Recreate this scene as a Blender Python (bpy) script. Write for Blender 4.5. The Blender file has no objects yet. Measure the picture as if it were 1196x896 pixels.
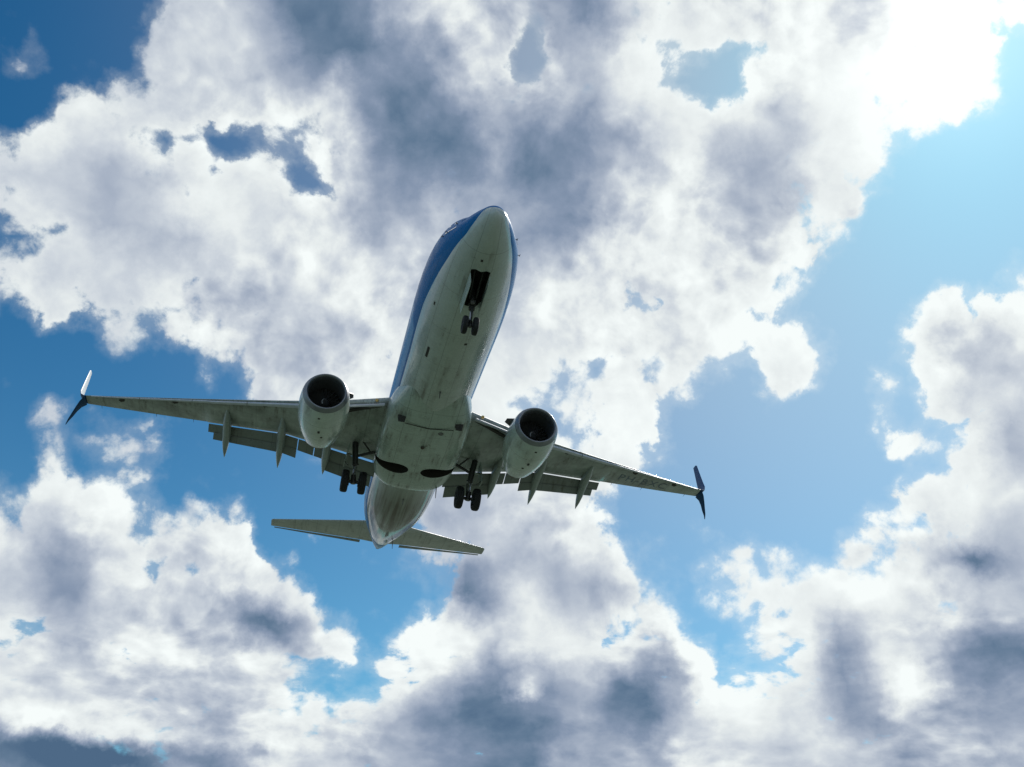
import bpy, bmesh, math, random
from mathutils import Vector, Matrix
rad = math.radians
random.seed(7)
scene = bpy.context.scene
COL = scene.collection

# ------------------------------------------------------------------ camera
# aircraft frame: X aft from the nose, Y to the right wing, Z up. The airliner is 3 deg nose up on approach.
CAM_A = Vector((-26.975, 4.417, -24.328))           # where the photographer stands, seen from the aircraft
CAM_X = Vector((-0.22513668, -0.97273475, 0.05475755))
CAM_Y = Vector((0.48980014, -0.16183422, -0.85560228))   # image down
CAM_Z = Vector((0.84113572, -0.16612284, 0.51288044))    # forward
up_a = Vector((-0.052, 0.0681, 0.9963)); up_a -= CAM_X * up_a.dot(CAM_X); up_a.normalize()
wy = (CAM_Z - up_a * CAM_Z.dot(up_a)).normalized()
wx = wy.cross(up_a).normalized()
M3 = Matrix((wx, wy, up_a))                          # aircraft -> world rotation
EYE = Vector((0, 0, 1.7))
def a2w(p): return M3 @ (Vector(p) - CAM_A) + EYE
cam_d = bpy.data.cameras.new("camera"); cam = bpy.data.objects.new("camera", cam_d); COL.objects.link(cam)
cx, cy, cz = M3 @ CAM_X, M3 @ CAM_Y, M3 @ CAM_Z
rot = Matrix((cx, -cy, -cz)).transposed()
cam.matrix_world = Matrix.Translation(EYE) @ rot.to_4x4()
cam_d.sensor_width = 36; cam_d.lens = 35.97; cam_d.clip_start = 0.1; cam_d.clip_end = 60000
scene.camera = cam

def pix_dir(u, v):
    return (cx * ((u - 598) / 1195.1) + cy * ((v - 448) / 1195.1) + cz).normalized()

# ------------------------------------------------------------------ view, world, sun
vs = scene.view_settings
vs.view_transform = 'Standard'; vs.look = 'None'; vs.gamma = 1.0; vs.exposure = 0.0; vs.use_curve_mapping = False
SUN_DIR = pix_dir(1128, 28)
sun_el = math.asin(SUN_DIR.z); sun_az = math.atan2(SUN_DIR.x, SUN_DIR.y)
sd = bpy.data.lights.new("sun", 'SUN'); sd.energy = 3.6; sd.angle = rad(0.6); sd.color = (1.0, 0.965, 0.9)
so = bpy.data.objects.new("sun", sd); COL.objects.link(so)
so.rotation_euler = SUN_DIR.to_track_quat('Z', 'Y').to_euler()
scene.cycles.max_bounces = 8; scene.cycles.diffuse_bounces = 4; scene.cycles.glossy_bounces = 4
scene.cycles.caustics_reflective = False; scene.cycles.caustics_refractive = False

class NT:
    """small helper to write node trees"""
    def __init__(s, tree): s.t = tree; s.n = tree.nodes; s.l = tree.links
    def node(s, typ, **kw):
        n = s.n.new(typ)
        for k, v in kw.items(): setattr(n, k, v)
        return n
    def put(s, sock, val):
        if isinstance(val, bpy.types.NodeSocket): s.l.new(val, sock)
        else:
            try: sock.default_value = val
            except Exception: sock.default_value = tuple(val) + (1.0,)
    def m(s, op, a, b=0.0, c=0.0, clamp=False):
        n = s.node('ShaderNodeMath', operation=op, use_clamp=clamp)
        s.put(n.inputs[0], a); s.put(n.inputs[1], b)
        if len(n.inputs) > 2: s.put(n.inputs[2], c)
        return n.outputs[0]
    def vm(s, op, a, b=(0, 0, 0), scale=None):
        n = s.node('ShaderNodeVectorMath', operation=op)
        s.put(n.inputs[0], a)
        if op != 'SCALE': s.put(n.inputs[1], b)
        if scale is not None: s.put(n.inputs[3], scale)
        return n.outputs[1] if op in ('DOT_PRODUCT', 'LENGTH', 'DISTANCE') else n.outputs[0]
    def noise(s, vec, scale, detail=5, rough=0.5, dist=0.0, col=False, lac=2.0):
        n = s.node('ShaderNodeTexNoise'); s.put(n.inputs['Vector'], vec)
        n.inputs['Scale'].default_value = scale; n.inputs['Detail'].default_value = detail
        n.inputs['Roughness'].default_value = rough; n.inputs['Distortion'].default_value = dist
        n.inputs['Lacunarity'].default_value = lac
        return n.outputs['Color'] if col else n.outputs[0]
    def voro(s, vec, scale, smooth=0.6):
        n = s.node('ShaderNodeTexVoronoi', feature='F1'); s.put(n.inputs['Vector'], vec)
        n.inputs['Scale'].default_value = scale
        return n.outputs['Distance']
    def mr(s, v, a, b, c=0.0, d=1.0, smooth=False, clamp=True):
        n = s.node('ShaderNodeMapRange', interpolation_type='SMOOTHSTEP' if smooth else 'LINEAR')
        n.clamp = clamp
        for i, q in enumerate((v, a, b, c, d)): s.put(n.inputs[i], q)
        return n.outputs[0]
    def mix(s, f, a, b, mode='MIX'):
        n = s.node('ShaderNodeMix', data_type='RGBA', blend_type=mode); n.clamp_factor = True
        s.put(n.inputs[0], f); s.put(n.inputs[6], a); s.put(n.inputs[7], b)
        return n.outputs[2]
    def ramp(s, f, stops, interp='LINEAR'):
        n = s.node('ShaderNodeValToRGB'); s.put(n.inputs[0], f)
        cr = n.color_ramp; cr.interpolation = interp
        while len(cr.elements) > 1: cr.elements.remove(cr.elements[-1])
        cr.elements[0].position = stops[0][0]; cr.elements[0].color = tuple(stops[0][1]) + (1,)
        for p, c in stops[1:]:
            e = cr.elements.new(p); e.color = tuple(c) + (1,)
        return n.outputs[0]
    def sep(s, v):
        n = s.node('ShaderNodeSeparateXYZ'); s.put(n.inputs[0], v); return n.outputs
    def comb(s, x, y, z):
        n = s.node('ShaderNodeCombineXYZ')
        for i, q in enumerate((x, y, z)): s.put(n.inputs[i], q)
        return n.outputs[0]

def srgb(r, g, b):
    f = lambda c: (c / 255 / 12.92) if c / 255 < .04045 else ((c / 255 + .055) / 1.055) ** 2.4
    return (f(r), f(g), f(b))

# weather chart of the cloud field, in tangent coordinates of the sky (one digit = 1.8 degrees of sky)
COVER = [
"01002899" "99999999" "79999999" "99999997",
"21003899" "99999999" "49999755" "89999982",
"10014999" "99999999" "79999507" "79999970",
"03768998" "79999999" "99999889" "99999960",
"59997844" "66799999" "99999999" "99984100",
"79999978" "93899999" "99999999" "99850000",
"69999989" "98999999" "99999999" "99610000",
"25999999" "99999999" "99998999" "97200000",
"69999999" "99999999" "99998897" "55000002",
"38686899" "99998999" "99998997" "50002657",
"00144788" "99998999" "99999898" "75005999",
"00001146" "69999999" "97676853" "76024999",
"14000003" "99999999" "86687510" "30032799",
"13244100" "32225799" "96797000" "00024379",
"15344100" "01102699" "99984000" "00003589",
"48864001" "00002899" "99810000" "00037999",
"69995688" "00004799" "99810000" "00266899",
"99999999" "40035589" "99973155" "54799999",
"99999999" "85010387" "99995178" "77999999",
"78989999" "98502898" "98956126" "89999999",
"78978999" "97556999" "99999825" "68999999",
"99999999" "75457999" "99999957" "79999999",
"99999999" "99999999" "99999998" "99999999",
"99999999" "99999999" "99999999" "99999999"]
BRIGHT = [
"66666676" "41125786" "54258888" "88779999",
"55566777" "52112368" "84588888" "88899999",
"66666766" "65632257" "65578889" "88999999",
"88777778" "88731224" "44368888" "68899999",
"78778888" "78641124" "32347866" "68899988",
"66655788" "87643224" "22467854" "58888888",
"77656788" "77644544" "43468865" "48888888",
"77755578" "77766544" "33688875" "68888888",
"77776678" "78887655" "56888888" "88888889",
"77777755" "67887766" "78778888" "88888889",
"77777787" "65578777" "78888888" "88889788",
"77777777" "66678788" "78888888" "88888966",
"66666777" "77888788" "88888888" "88887867",
"66666666" "66667788" "88898888" "88888885",
"77776666" "66666667" "78888888" "88888886",
"78887777" "66666556" "77888888" "88888888",
"77887888" "66665556" "57888888" "88888776",
"75578678" "88876645" "56788888" "88888635",
"64465678" "88877745" "75578888" "88988766",
"75567764" "47888887" "86668888" "88587756",
"77678868" "77888884" "88885888" "88476422",
"77776667" "88888633" "54632688" "87458634",
"78777647" "88775311" "13532588" "77436544",
"21113545" "87755421" "14454777" "67654665"]

FEATURES = [
 (40, 32, 12, 14, 0, .45, 0), (28, 70, 20, 26, 30, .5, 0), (136, 102, 14, 14, 0, .4, 0), (172, 48, 14, 20, 0, .4, 0), (110, 122, 24, 16, 0, .4, .1),
 (185, 160, 26, 9, 5, -.55, 0), (262, 162, 34, 16, 8, -.35, 0), (330, 170, 14, 22, -30, -.4, 0), (344, 208, 14, 26, -10, -.5, 0), (385, 185, 20, 26, 0, .35, .1),
 (617, 58, 17, 34, 12, -1.0, 0), (836, 92, 32, 28, 0, -.75, 0), (880, 100, 30, 24, 0, .5, .15), (878, 72, 26, 10, 0, -.35, 0), (905, 85, 14, 12, 0, -.4, 0),
 (760, 290, 18, 9, 20, -.35, 0), (783, 305, 9, 18, -15, -.35, 0), (763, 350, 16, 10, 0, -.3, 0), (690, 435, 18, 14, 30, -.35, 0), (762, 425, 16, 24, -20, -.35, 0), (660, 450, 26, 12, 0, -.2, 0),
 (985, 240, 24, 22, 0, .35, 0), (955, 300, 36, 22, 0, .3, 0), (895, 372, 44, 30, -20, .35, .1), (935, 415, 46, 30, -20, .45, .1), (945, 455, 24, 16, 30, .3, 0), (872, 448, 20, 16, 0, -.3, 0),
 (1032, 445, 16, 30, 0, .40, 0), (1058, 514, 24, 13, -10, .55, .1), (1042, 495, 20, 26, 0, .25, 0),
 (1105, 355, 36, 26, 0, .3, .1), (1190, 330, 40, 26, 0, .4, .1), (1150, 395, 34, 26, 0, 0, -.2),
 (48, 480, 20, 18, 20, .5, 0), (95, 518, 40, 9, 8, .30, 0), (150, 530, 14, 22, 10, .2, 0), (15, 520, 22, 22, 0, -.3, 0), (90, 548, 50, 8, 5, -.3, 0), (186, 505, 10, 16, -20, .4, 0), (192, 550, 16, 18, 0, .3, 0), (218, 584, 12, 12, 0, .35, 0),
 (152, 566, 30, 8, 15, .2, 0), (60, 570, 30, 20, 0, .15, .1), (60, 650, 46, 36, 0, 0, -.15), (150, 590, 26, 22, 0, .2, .1),
 (310, 735, 42, 20, 25, 0, -.35), (370, 780, 44, 16, 5, -.55, 0), (410, 760, 14, 34, -10, .5, .1), (425, 800, 20, 14, 0, -.2, 0),
 (450, 700, 12, 12, 0, .35, 0), (545, 690, 34, 28, 0, .1, -.3), (500, 730, 40, 30, 0, .3, .15), (600, 800, 46, 22, -15, 0, -.2), (614, 798, 20, 8, 0, 0, .35),
 (770, 735, 44, 16, 10, .25, .25), (745, 805, 46, 40, 0, 0, -.15), (815, 775, 16, 40, -15, .2, .3), (715, 742, 16, 12, 0, -.4, 0), (840, 705, 40, 22, 0, -.2, 0), (860, 800, 24, 30, 0, .3, .15),
 (1015, 605, 16, 20, 0, .35, 0), (1040, 650, 20, 14, -20, -.35, 0), (1072, 612, 10, 10, 0, -.3, 0), (1135, 655, 50, 12, 12, 0, -.22), (1000, 770, 30, 50, 25, 0, -.12), (1065, 790, 30, 30, 40, 0, .3),
 (1150, 770, 60, 44, 0, 0, -.08), (740, 500, 40, 26, -10, .2, .05), (655, 478, 26, 12, 0, -.3, 0), (60, 735, 46, 8, 4, -.25, 0), (145, 755, 22, 10, 0, -.25, 0), (130, 725, 14, 10, 0, -.35, 0),
 (60, 880, 90, 16, 4, 0, -.25), (200, 882, 110, 14, 6, 0, -.25), (120, 850, 160, 14, 4, 0, .2)]

world = bpy.data.worlds.new("World"); scene.world = world; world.use_nodes = True
W = NT(world.node_tree); W.n.clear()
def build_sky():
    w = W
    d = w.node('ShaderNodeTexCoord').outputs['Generated']
    d_true = d
    sky = w.node('ShaderNodeTexSky', sky_type='NISHITA', sun_disc=False)
    sky.sun_elevation = sun_el; sky.sun_rotation = sun_az; sky.altitude = 0
    sky.air_density = 1.0; sky.dust_density = 0.6; sky.ozone_density = 2.0
    # chart axes: fixed directions in the sky
    X, Y, Z = tuple(cx), tuple(cy), tuple(cz)
    dz = w.m('MAXIMUM', w.vm('DOT_PRODUCT', d, Z), 0.08)
    qx = w.m('DIVIDE', w.vm('DOT_PRODUCT', d, X), dz)
    qy = w.m('DIVIDE', w.vm('DOT_PRODUCT', d, Y), dz)
    q = w.comb(qx, qy, 0.0)
    # warp the chart with turbulence
    wa = w.vm('SUBTRACT', w.noise(d, 9.0, 4, 0.55, col=True), (.5, .5, .5))
    wb = w.vm('SUBTRACT', w.noise(d, 34.0, 5, 0.6, col=True), (.5, .5, .5))
    warp = w.vm('ADD', w.vm('SCALE', wa, scale=0.045), w.vm('SCALE', wb, scale=0.042))
    qw = w.vm('ADD', q, warp)
    s = w.sep(qw)
    U = w.m('MULTIPLY_ADD', s[0], 1195.1 / 1196, 0.5)
    V = w.m('MULTIPLY_ADD', s[1], 1195.1 / 37.333, 448 / 37.333 - 0.5)
    acc = None
    for j in range(24):
        stops = [((i + .5) / 32, (int(COVER[j][i]) / 9, int(BRIGHT[j][i]) / 9, 0)) for i in range(32)]
        c = w.ramp(U, stops, 'EASE' if 0 else 'LINEAR')
        if j == 0: wt = w.m('SUBTRACT', 1.0, V, clamp=True)
        elif j == 23: wt = w.m('SUBTRACT', V, 22.0, clamp=True)
        else: wt = w.m('SUBTRACT', 1.0, w.m('ABSOLUTE', w.m('SUBTRACT', V, float(j))), clamp=True)
        if acc is None: acc = w.vm('SCALE', c, scale=wt)
        else:
            n = w.node('ShaderNodeVectorMath', operation='MULTIPLY_ADD')
            w.put(n.inputs[0], c); w.l.new(w.comb(wt, wt, wt), n.inputs[1]); w.l.new(acc, n.inputs[2]); acc = n.outputs[0]
    cs = w.sep(acc)
    c0, b0 = cs[0], cs[1]; last = c0
    # single features of the cloud field: (u, v, rx, ry, turn, cover, brightness) in chart units
    for (u, v, rx, ry, tr, dc, db) in FEATURES:
        mp = w.node('ShaderNodeMapping', vector_type='TEXTURE'); w.l.new(w.comb(s[0], s[1], last), mp.inputs[0])   # z is flattened away
        mp.inputs[1].default_value = ((u - 598) / 1195.1, (v - 448) / 1195.1, 0)
        mp.inputs[2].default_value = (0, 0, rad(tr)); mp.inputs[3].default_value = (rx / 1195.1, ry / 1195.1, 1e6)
        f = w.mr(w.vm('LENGTH', mp.outputs[0]), 1.8, 0.0, 0.0, 1.2)
        if dc: c0 = last = w.m('MULTIPLY_ADD', f, dc * (.58 if dc > 0 or v < 110 else .44), c0)
        if db: b0 = last = w.m('MULTIPLY_ADD', f, db, b0)
    cs = (c0, b0)
    # beyond the chart: generic broken cumulus
    ax = w.m('ABSOLUTE', s[0]); ay = w.m('ABSOLUTE', s[1])
    out = w.m('MAXIMUM', w.mr(ax, .50, .62, smooth=True), w.mr(ay, .38, .48, smooth=True))
    gen = w.noise(d, 3.2, 3, 0.5)
    genC = w.mr(gen, .38, .60)
    genB = w.mr(w.noise(d, 5.0, 2, 0.5), .3, .7, .95, .35)
    C = w.mr(out, 0, 1, cs[0], genC); B = w.mr(out, 0, 1, cs[1], genB)
    # fractal detail; second look-up shifted towards the sun gives the relief of the billows
    sunv = Vector(SUN_DIR)
    def detail(vec, fine=True):
        n1 = w.noise(vec, 14.0, 12 if fine else 5, 0.60, dist=0.25)
        b1 = w.voro(w.vm('ADD', vec, w.vm('SCALE', wb, scale=.02)), 26.0, .5)
        b2 = w.voro(w.vm('ADD', vec, w.vm('SCALE', wb, scale=.02)), 62.0, .5)
        bil = w.m('ADD', w.m('MULTIPLY', b1, -.30), w.m('MULTIPLY', b2, -.16))
        return w.m('ADD', n1, w.m('ADD', bil, .22))
    dzz = w.m('MULTIPLY', w.m('MAXIMUM', w.m('SUBTRACT', .23, w.sep(d)[2]), 0.0), -.9)
    d = w.vm('ADD', d, w.comb(0.0, 0.0, dzz))
    D0 = w.m('ADD', detail(d), w.m('MULTIPLY', w.m('SUBTRACT', w.noise(d, 75.0, 7, .68), .5), .22))
    tow = w.vm('NORMALIZE', w.vm('SUBTRACT', tuple(sunv), d))
    D2 = detail(d, False)
    D1 = detail(w.vm('ADD', d, w.vm('SCALE', tow, scale=.014)), False)
    dens = w.m('ADD', C, w.m('MULTIPLY', w.m('SUBTRACT', D0, .5), 1.75))
    alpha = w.mr(dens, .37, w.m('ADD', w.mr(C, .2, .75, .96, .66), w.mr(w.noise(d, 7.0, 2, .5), .4, .6, -.09, .12)), smooth=True)
    calm = w.mr(w.noise(d, 6.0, 3, .5), .40, .60, .32, 1.0, smooth=True)
    E0 = w.noise(w.vm('ADD', d, w.vm('SCALE', wb, scale=.012)), 9.0, 4, .5)
    E1 = w.noise(w.vm('ADD', w.vm('ADD', d, w.vm('SCALE', wb, scale=.012)), w.vm('SCALE', tow, scale=.035)), 9.0, 4, .5)
    veil = w.m('MULTIPLY', w.mr(w.m('MULTIPLY_ADD', w.m('SUBTRACT', D0, .5), 1.1, C), .18, .80, smooth=True), .34)
    alpha = w.m('MAXIMUM', alpha, veil)
    calm = w.m('MULTIPLY', calm, w.mr(B, .15, .65, .35, 1.0))
    relief = w.m('ADD', w.m('MULTIPLY', w.m('SUBTRACT', D2, D1), calm), w.m('MULTIPLY', w.m('SUBTRACT', E0, E1), .28))
    lum = w.m('ADD', B, w.m('ADD', relief, w.m('MULTIPLY', w.m('SUBTRACT', D0, .5), -.10)))
    thin = w.mr(dens, .25, 1.0, .20, 0.0)
    lum = w.m('ADD', lum, thin)
    # forward scattering close to the sun
    cosang = w.vm('DOT_PRODUCT', d_true, tuple(sunv))
    ang = w.m('ARCCOSINE', w.m('MINIMUM', cosang, 1.0))
    g1 = w.m('EXPONENT', w.m('MULTIPLY', w.m('POWER', w.m('DIVIDE', ang, rad(5.4)), 2.0), -1.0))
    g2 = w.m('EXPONENT', w.m('MULTIPLY', w.m('POWER', w.m('DIVIDE', ang, rad(33)), 3.6), -1.0))
    lum = w.m('ADD', lum, w.m('MULTIPLY', g1, .15))
    cloud = w.ramp(w.m('MULTIPLY', lum, .94), [(0.0, srgb(78, 105, 134)), (.12, srgb(98, 122, 148)), (.32, srgb(134, 150, 174)),
        (.52, srgb(170, 181, 198)), (.70, srgb(203, 211, 220)), (.84, srgb(230, 236, 237)), (1.0, srgb(247, 253, 252))])
    cloud = w.vm('SCALE', cloud, scale=10.0)
    blue = w.mix(1.0, sky.outputs[0], (0.01, 0.47, 0.73, 1), 'MULTIPLY')
    blue = w.vm('SCALE', blue, scale=1.0)
    glow = w.vm('SCALE', (.80, .58, .32), scale=w.m('MULTIPLY', g2, 4.4))
    el = w.m('MAXIMUM', w.sep(d_true)[2], 0.0)
    hz = w.vm('SCALE', (1.0, 1.2, .95), scale=w.m('EXPONENT', w.m('MULTIPLY', el, -5.4)))
    blue = w.vm('ADD', w.vm('ADD', blue, glow), w.vm('SCALE', hz, scale=3.4))
    blue = w.vm('ADD', blue, w.vm('SCALE', (1, .9, .7), scale=w.m('MULTIPLY', g1, 2.0)))
    cloud = w.vm('ADD', cloud, w.vm('SCALE', (1, .99, .95), scale=w.m('MULTIPLY', g1, 1.6)))
    col = w.mix(alpha, blue, cloud)
    bg = w.node('ShaderNodeBackground'); w.l.new(col, bg.inputs[0]); bg.inputs[1].default_value = 0.1
    o = w.node('ShaderNodeOutputWorld'); w.l.new(bg.outputs[0], o.inputs[0])
build_sky()
world.cycles.sampling_method = 'MANUAL'; world.cycles.sample_map_resolution = 512

# ------------------------------------------------------------------ materials
def new_mat(name):
    mt = bpy.data.materials.new(name); mt.use_nodes = True
    n = NT(mt.node_tree); n.n.clear()
    o = n.node('ShaderNodeOutputMaterial'); b = n.node('ShaderNodeBsdfPrincipled')
    n.l.new(b.outputs[0], o.inputs[0])
    return mt, n, b
def simple(name, col, rough=.5, metal=0.0, coat=0.0, var=.15, scale=3.0):
    mt, n, b = new_mat(name)
    tc = n.node('ShaderNodeTexCoord').outputs['Object']
    f = n.mr(n.noise(tc, scale, 6, .6), .3, .7, 1 - var, 1 + var * .5)
    c = n.vm('SCALE', tuple(col), scale=f)
    n.l.new(c, b.inputs['Base Color'])
    n.l.new(n.mr(n.noise(tc, scale * 4, 4, .6), .3, .7, rough * .8, min(1, rough * 1.2)), b.inputs['Roughness'])
    b.inputs['Metallic'].default_value = metal; b.inputs['Coat Weight'].default_value = coat
    b.inputs['Coat Roughness'].default_value = .12
    return mt
def line_mask(n, v, period, width, off=0.0):
    f = n.m('FRACT', n.m('MULTIPLY_ADD', v, 1.0 / period, off / period))
    e = n.m('ABSOLUTE', n.m('SUBTRACT', f, 0.5))
    return n.m('GREATER_THAN', e, 0.5 - width / period / 2)
def dirt(n, P, streak=(.25, 3.0, 1.2)):
    """oil and dust streaks running aft, spots of grime"""
    sv = n.vm('MULTIPLY', P, streak)
    a = n.mr(n.noise(sv, 1.6, 6, .65), .48, .74)
    b = n.mr(n.noise(P, 5.0, 5, .7), .58, .70)
    g = n.mr(n.noise(P, .9, 3, .5), .42, .62)
    c = n.mr(n.noise(P, 9.0, 2, .5), .66, .72)
    return n.m('ADD', n.m('MULTIPLY', n.m('MULTIPLY', a, g), .8), n.m('MULTIPLY', n.m('ADD', b, c), n.m('MULTIPLY', g, .6)), clamp=True)
GRIME = (.070, .052, .034)
def panel_paint(name, base, rough=.32, px=1.27, py=None, lines=.5, coat=.35, dirty=1.0, streak=(.25, 3.0, 1.2), mottled=.12):
    mt, n, b = new_mat(name)
    P = n.node('ShaderNodeTexCoord').outputs['Object']; s = n.sep(P)
    f = n.mr(n.noise(P, .8, 6, .65), .3, .7, 1 - mottled, 1 + mottled)
    c = n.vm('SCALE', tuple(base), scale=f)
    d = n.m('MULTIPLY', dirt(n, P, streak), dirty)
    c = n.mix(d, c, GRIME + (1,))
    L = line_mask(n, s[0], px, .022)
    if py: L = n.m('MAXIMUM', L, line_mask(n, s[1], py, .022))
    c = n.mix(n.m('MULTIPLY', L, lines), c, (.03, .03, .028, 1))
    n.l.new(c, b.inputs['Base Color'])
    n.l.new(n.m('ADD', n.mr(n.noise(P, 2.5, 5, .6), .3, .7, rough * .75, rough * 1.3), n.m('MULTIPLY', d, .3)), b.inputs['Roughness'])
    b.inputs['Coat Weight'].default_value = coat; b.inputs['Coat Roughness'].default_value = .1
    bp = n.node('ShaderNodeBump'); bp.inputs['Strength'].default_value = .12; bp.inputs['Distance'].default_value = .05
    n.l.new(n.m('SUBTRACT', n.noise(P, 1.3, 2, .5), n.m('MULTIPLY', L, .4)), bp.inputs['Height'])
    n.l.new(bp.outputs[0], b.inputs['Normal'])
    return mt
m_wing = panel_paint('wing_paint', (.26, .30, .28), .38, px=2.2, py=1.35, mottled=.45, coat=.35, streak=(.5, 3.5, 1), dirty=1.1)  # strong mottling paints weathered blotches and reflection patches into the colour
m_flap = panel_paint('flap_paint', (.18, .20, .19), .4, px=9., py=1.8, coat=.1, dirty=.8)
m_canoe = panel_paint('fairing_paint', (.28, .32, .31), .35, px=1.1, coat=.2, dirty=.8)
m_belly = panel_paint('belly_paint', (.40, .48, .45), .28, px=1.9, py=1.15, coat=.4, dirty=1.3)
m_tail = panel_paint('tail_paint', (.42, .43, .41), .35, px=1.5, py=1.4, coat=.2, dirty=.7)
m_nac = panel_paint('nacelle_paint', (.50, .57, .54), .25, px=1.32, coat=.5, dirty=.9, streak=(.5, 2, 2))
m_wlet = simple('winglet_blue', (.015, .065, .17), .55)
m_wlet.node_tree.nodes['Principled BSDF'].inputs['Specular IOR Level'].default_value = .15
m_wlet_sunlit = simple('winglet_sunlit', (.55, .58, .60), .4, coat=.2)
m_metal = simple('bare_metal', (.42, .44, .46), .28, metal=.9)
m_lip = simple('inlet_lip_metal', (.24, .25, .27), .40, metal=.7)
m_slat = simple('slat_metal', (.50, .53, .58), .5, metal=.25)
m_gear = simple('gear_steel', (.05, .05, .05), .45, metal=.3)
m_chrome = simple('gear_chrome', (.4, .4, .4), .15, metal=1.0)
m_tyre = simple('tyre_rubber', (.012, .012, .013), .8)
m_rim = simple('wheel_rim', (.16, .16, .16), .5, metal=.4)
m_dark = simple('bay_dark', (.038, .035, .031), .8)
m_duct = simple('inlet_duct', (.10, .10, .11), .5)
m_fan = simple('fan_blade', (.16, .16, .17), .35, metal=.5)
m_white = simple('marking_white', (.75, .75, .75), .4)
m_hot = simple('hot_nozzle', (.10, .085, .07), .4, metal=.8)
m_text = simple('registration_blue', (.085, .12, .17), .5)
m_glass = simple('cockpit_glass', (.01, .012, .015), .08, coat=1.)
m_amber = simple('lens', (.7, .45, .12), .1)

def fuselage_paint():
    mt, n, b = new_mat('fuselage_livery')
    P = n.node('ShaderNodeTexCoord').outputs['Object']; s = n.sep(P)
    x, y, z = s[0], s[1], s[2]
    # the lower edge of the blue, dipping at the nose
    edge = n.ramp(n.m('DIVIDE', x, 38.0), [(0.0, (.6,) * 3)] + [(a / 38.0, ((v + 2) / 2,) * 3) for a, v in LVP])
    edge = n.m('SUBTRACT', n.m('MULTIPLY', n.sep(edge)[0], 2.0), 2.0)
    up = n.m('GREATER_THAN', z, edge)
    up2 = n.m('GREATER_THAN', z, n.m('ADD', edge, n.mr(x, 5.4, 8.5, 3.0, .13)))
    grey_shade = n.mr(z, -1.85, -1.2, 1, 0)  # belly greys downward: lighter lit flank and shaded underside put into the colour
    base = n.mix(grey_shade, (.50, .55, .55, 1), (.42, .48, .46, 1))
    f = n.mr(n.noise(P, .7, 6, .65), .3, .7, .90, 1.08)
    base = n.vm('SCALE', base, scale=f)
    d = n.m('MULTIPLY', dirt(n, P, (.16, 2.2, 2.2)), n.mr(z, -1.0, -1.9, .12, 1.0))
    aft = n.m('MULTIPLY', n.mr(x, 20.5, 24, 0, 1), n.mr(z, .7, -1.2, 0, 1.0))
    st = n.mr(n.noise(n.vm('MULTIPLY', P, (.10, 2.6, .6)), 1.2, 6, .6), .12, .62)
    d = n.m('MAXIMUM', d, n.m('MULTIPLY', aft, st))
    base = n.mix(d, base, GRIME + (1,))
    col = n.mix(up, base, (.001, .135, .38, 1))
    col = n.mix(up2, col, (.13, .32, .58, 1))
    # cabin windows, a door outline
    wx_ = n.m('ABSOLUTE', n.m('SUBTRACT', n.m('FRACT', n.m('DIVIDE', x, .508)), .5))
    wz_ = n.m('ABSOLUTE', n.m('SUBTRACT', z, .45))
    win = n.m('MULTIPLY', n.m('LESS_THAN', wx_, .23), n.m('LESS_THAN', wz_, .17))
    win = n.m('MULTIPLY', win, n.m('MULTIPLY', n.m('GREATER_THAN', x, 6.2), n.m('LESS_THAN', x, 31.6)))
    col = n.mix(win, col, (.012, .014, .018, 1))
    L = line_mask(n, x, 2.54, .022, .9)
    ang = n.m('ARCTAN2', y, n.m('MULTIPLY', z, -1.0))
    L = n.m('MAXIMUM', L, n.m('MULTIPLY', line_mask(n, ang, .42, .012, .21), n.m('LESS_THAN', z, 1.9)))
    col = n.mix(n.m('MULTIPLY', L, .40), col, (.03, .03, .03, 1))
    n.l.new(col, b.inputs['Base Color'])
    n.l.new(n.m('ADD', n.mr(n.noise(P, 2.0, 5, .6), .3, .7, .20, .34), n.m('MULTIPLY', d, .3)), b.inputs['Roughness'])
    n.l.new(n.m('MULTIPLY_ADD', up, -.5, .5), b.inputs['Coat Weight']); b.inputs['Coat Roughness'].default_value = .08
    n.l.new(n.m('MULTIPLY_ADD', up, -.47, .5), b.inputs['Specular IOR Level'])
    bp = n.node('ShaderNodeBump'); bp.inputs['Strength'].default_value = .10; bp.inputs['Distance'].default_value = .05
    n.l.new(n.m('SUBTRACT', n.noise(P, 1.1, 2, .5), n.m('MULTIPLY', L, .3)), bp.inputs['Height'])
    n.l.new(bp.outputs[0], b.inputs['Normal'])
    return mt
LVP = [(.33, -.80), (.8, -1.04), (1.4, -1.20), (2.9, -1.20), (5.1, -1.06), (6.4, -.99), (10, -1.02), (16, -.95), (30, -.70), (34, .1)]
m_fus = fuselage_paint()

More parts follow.
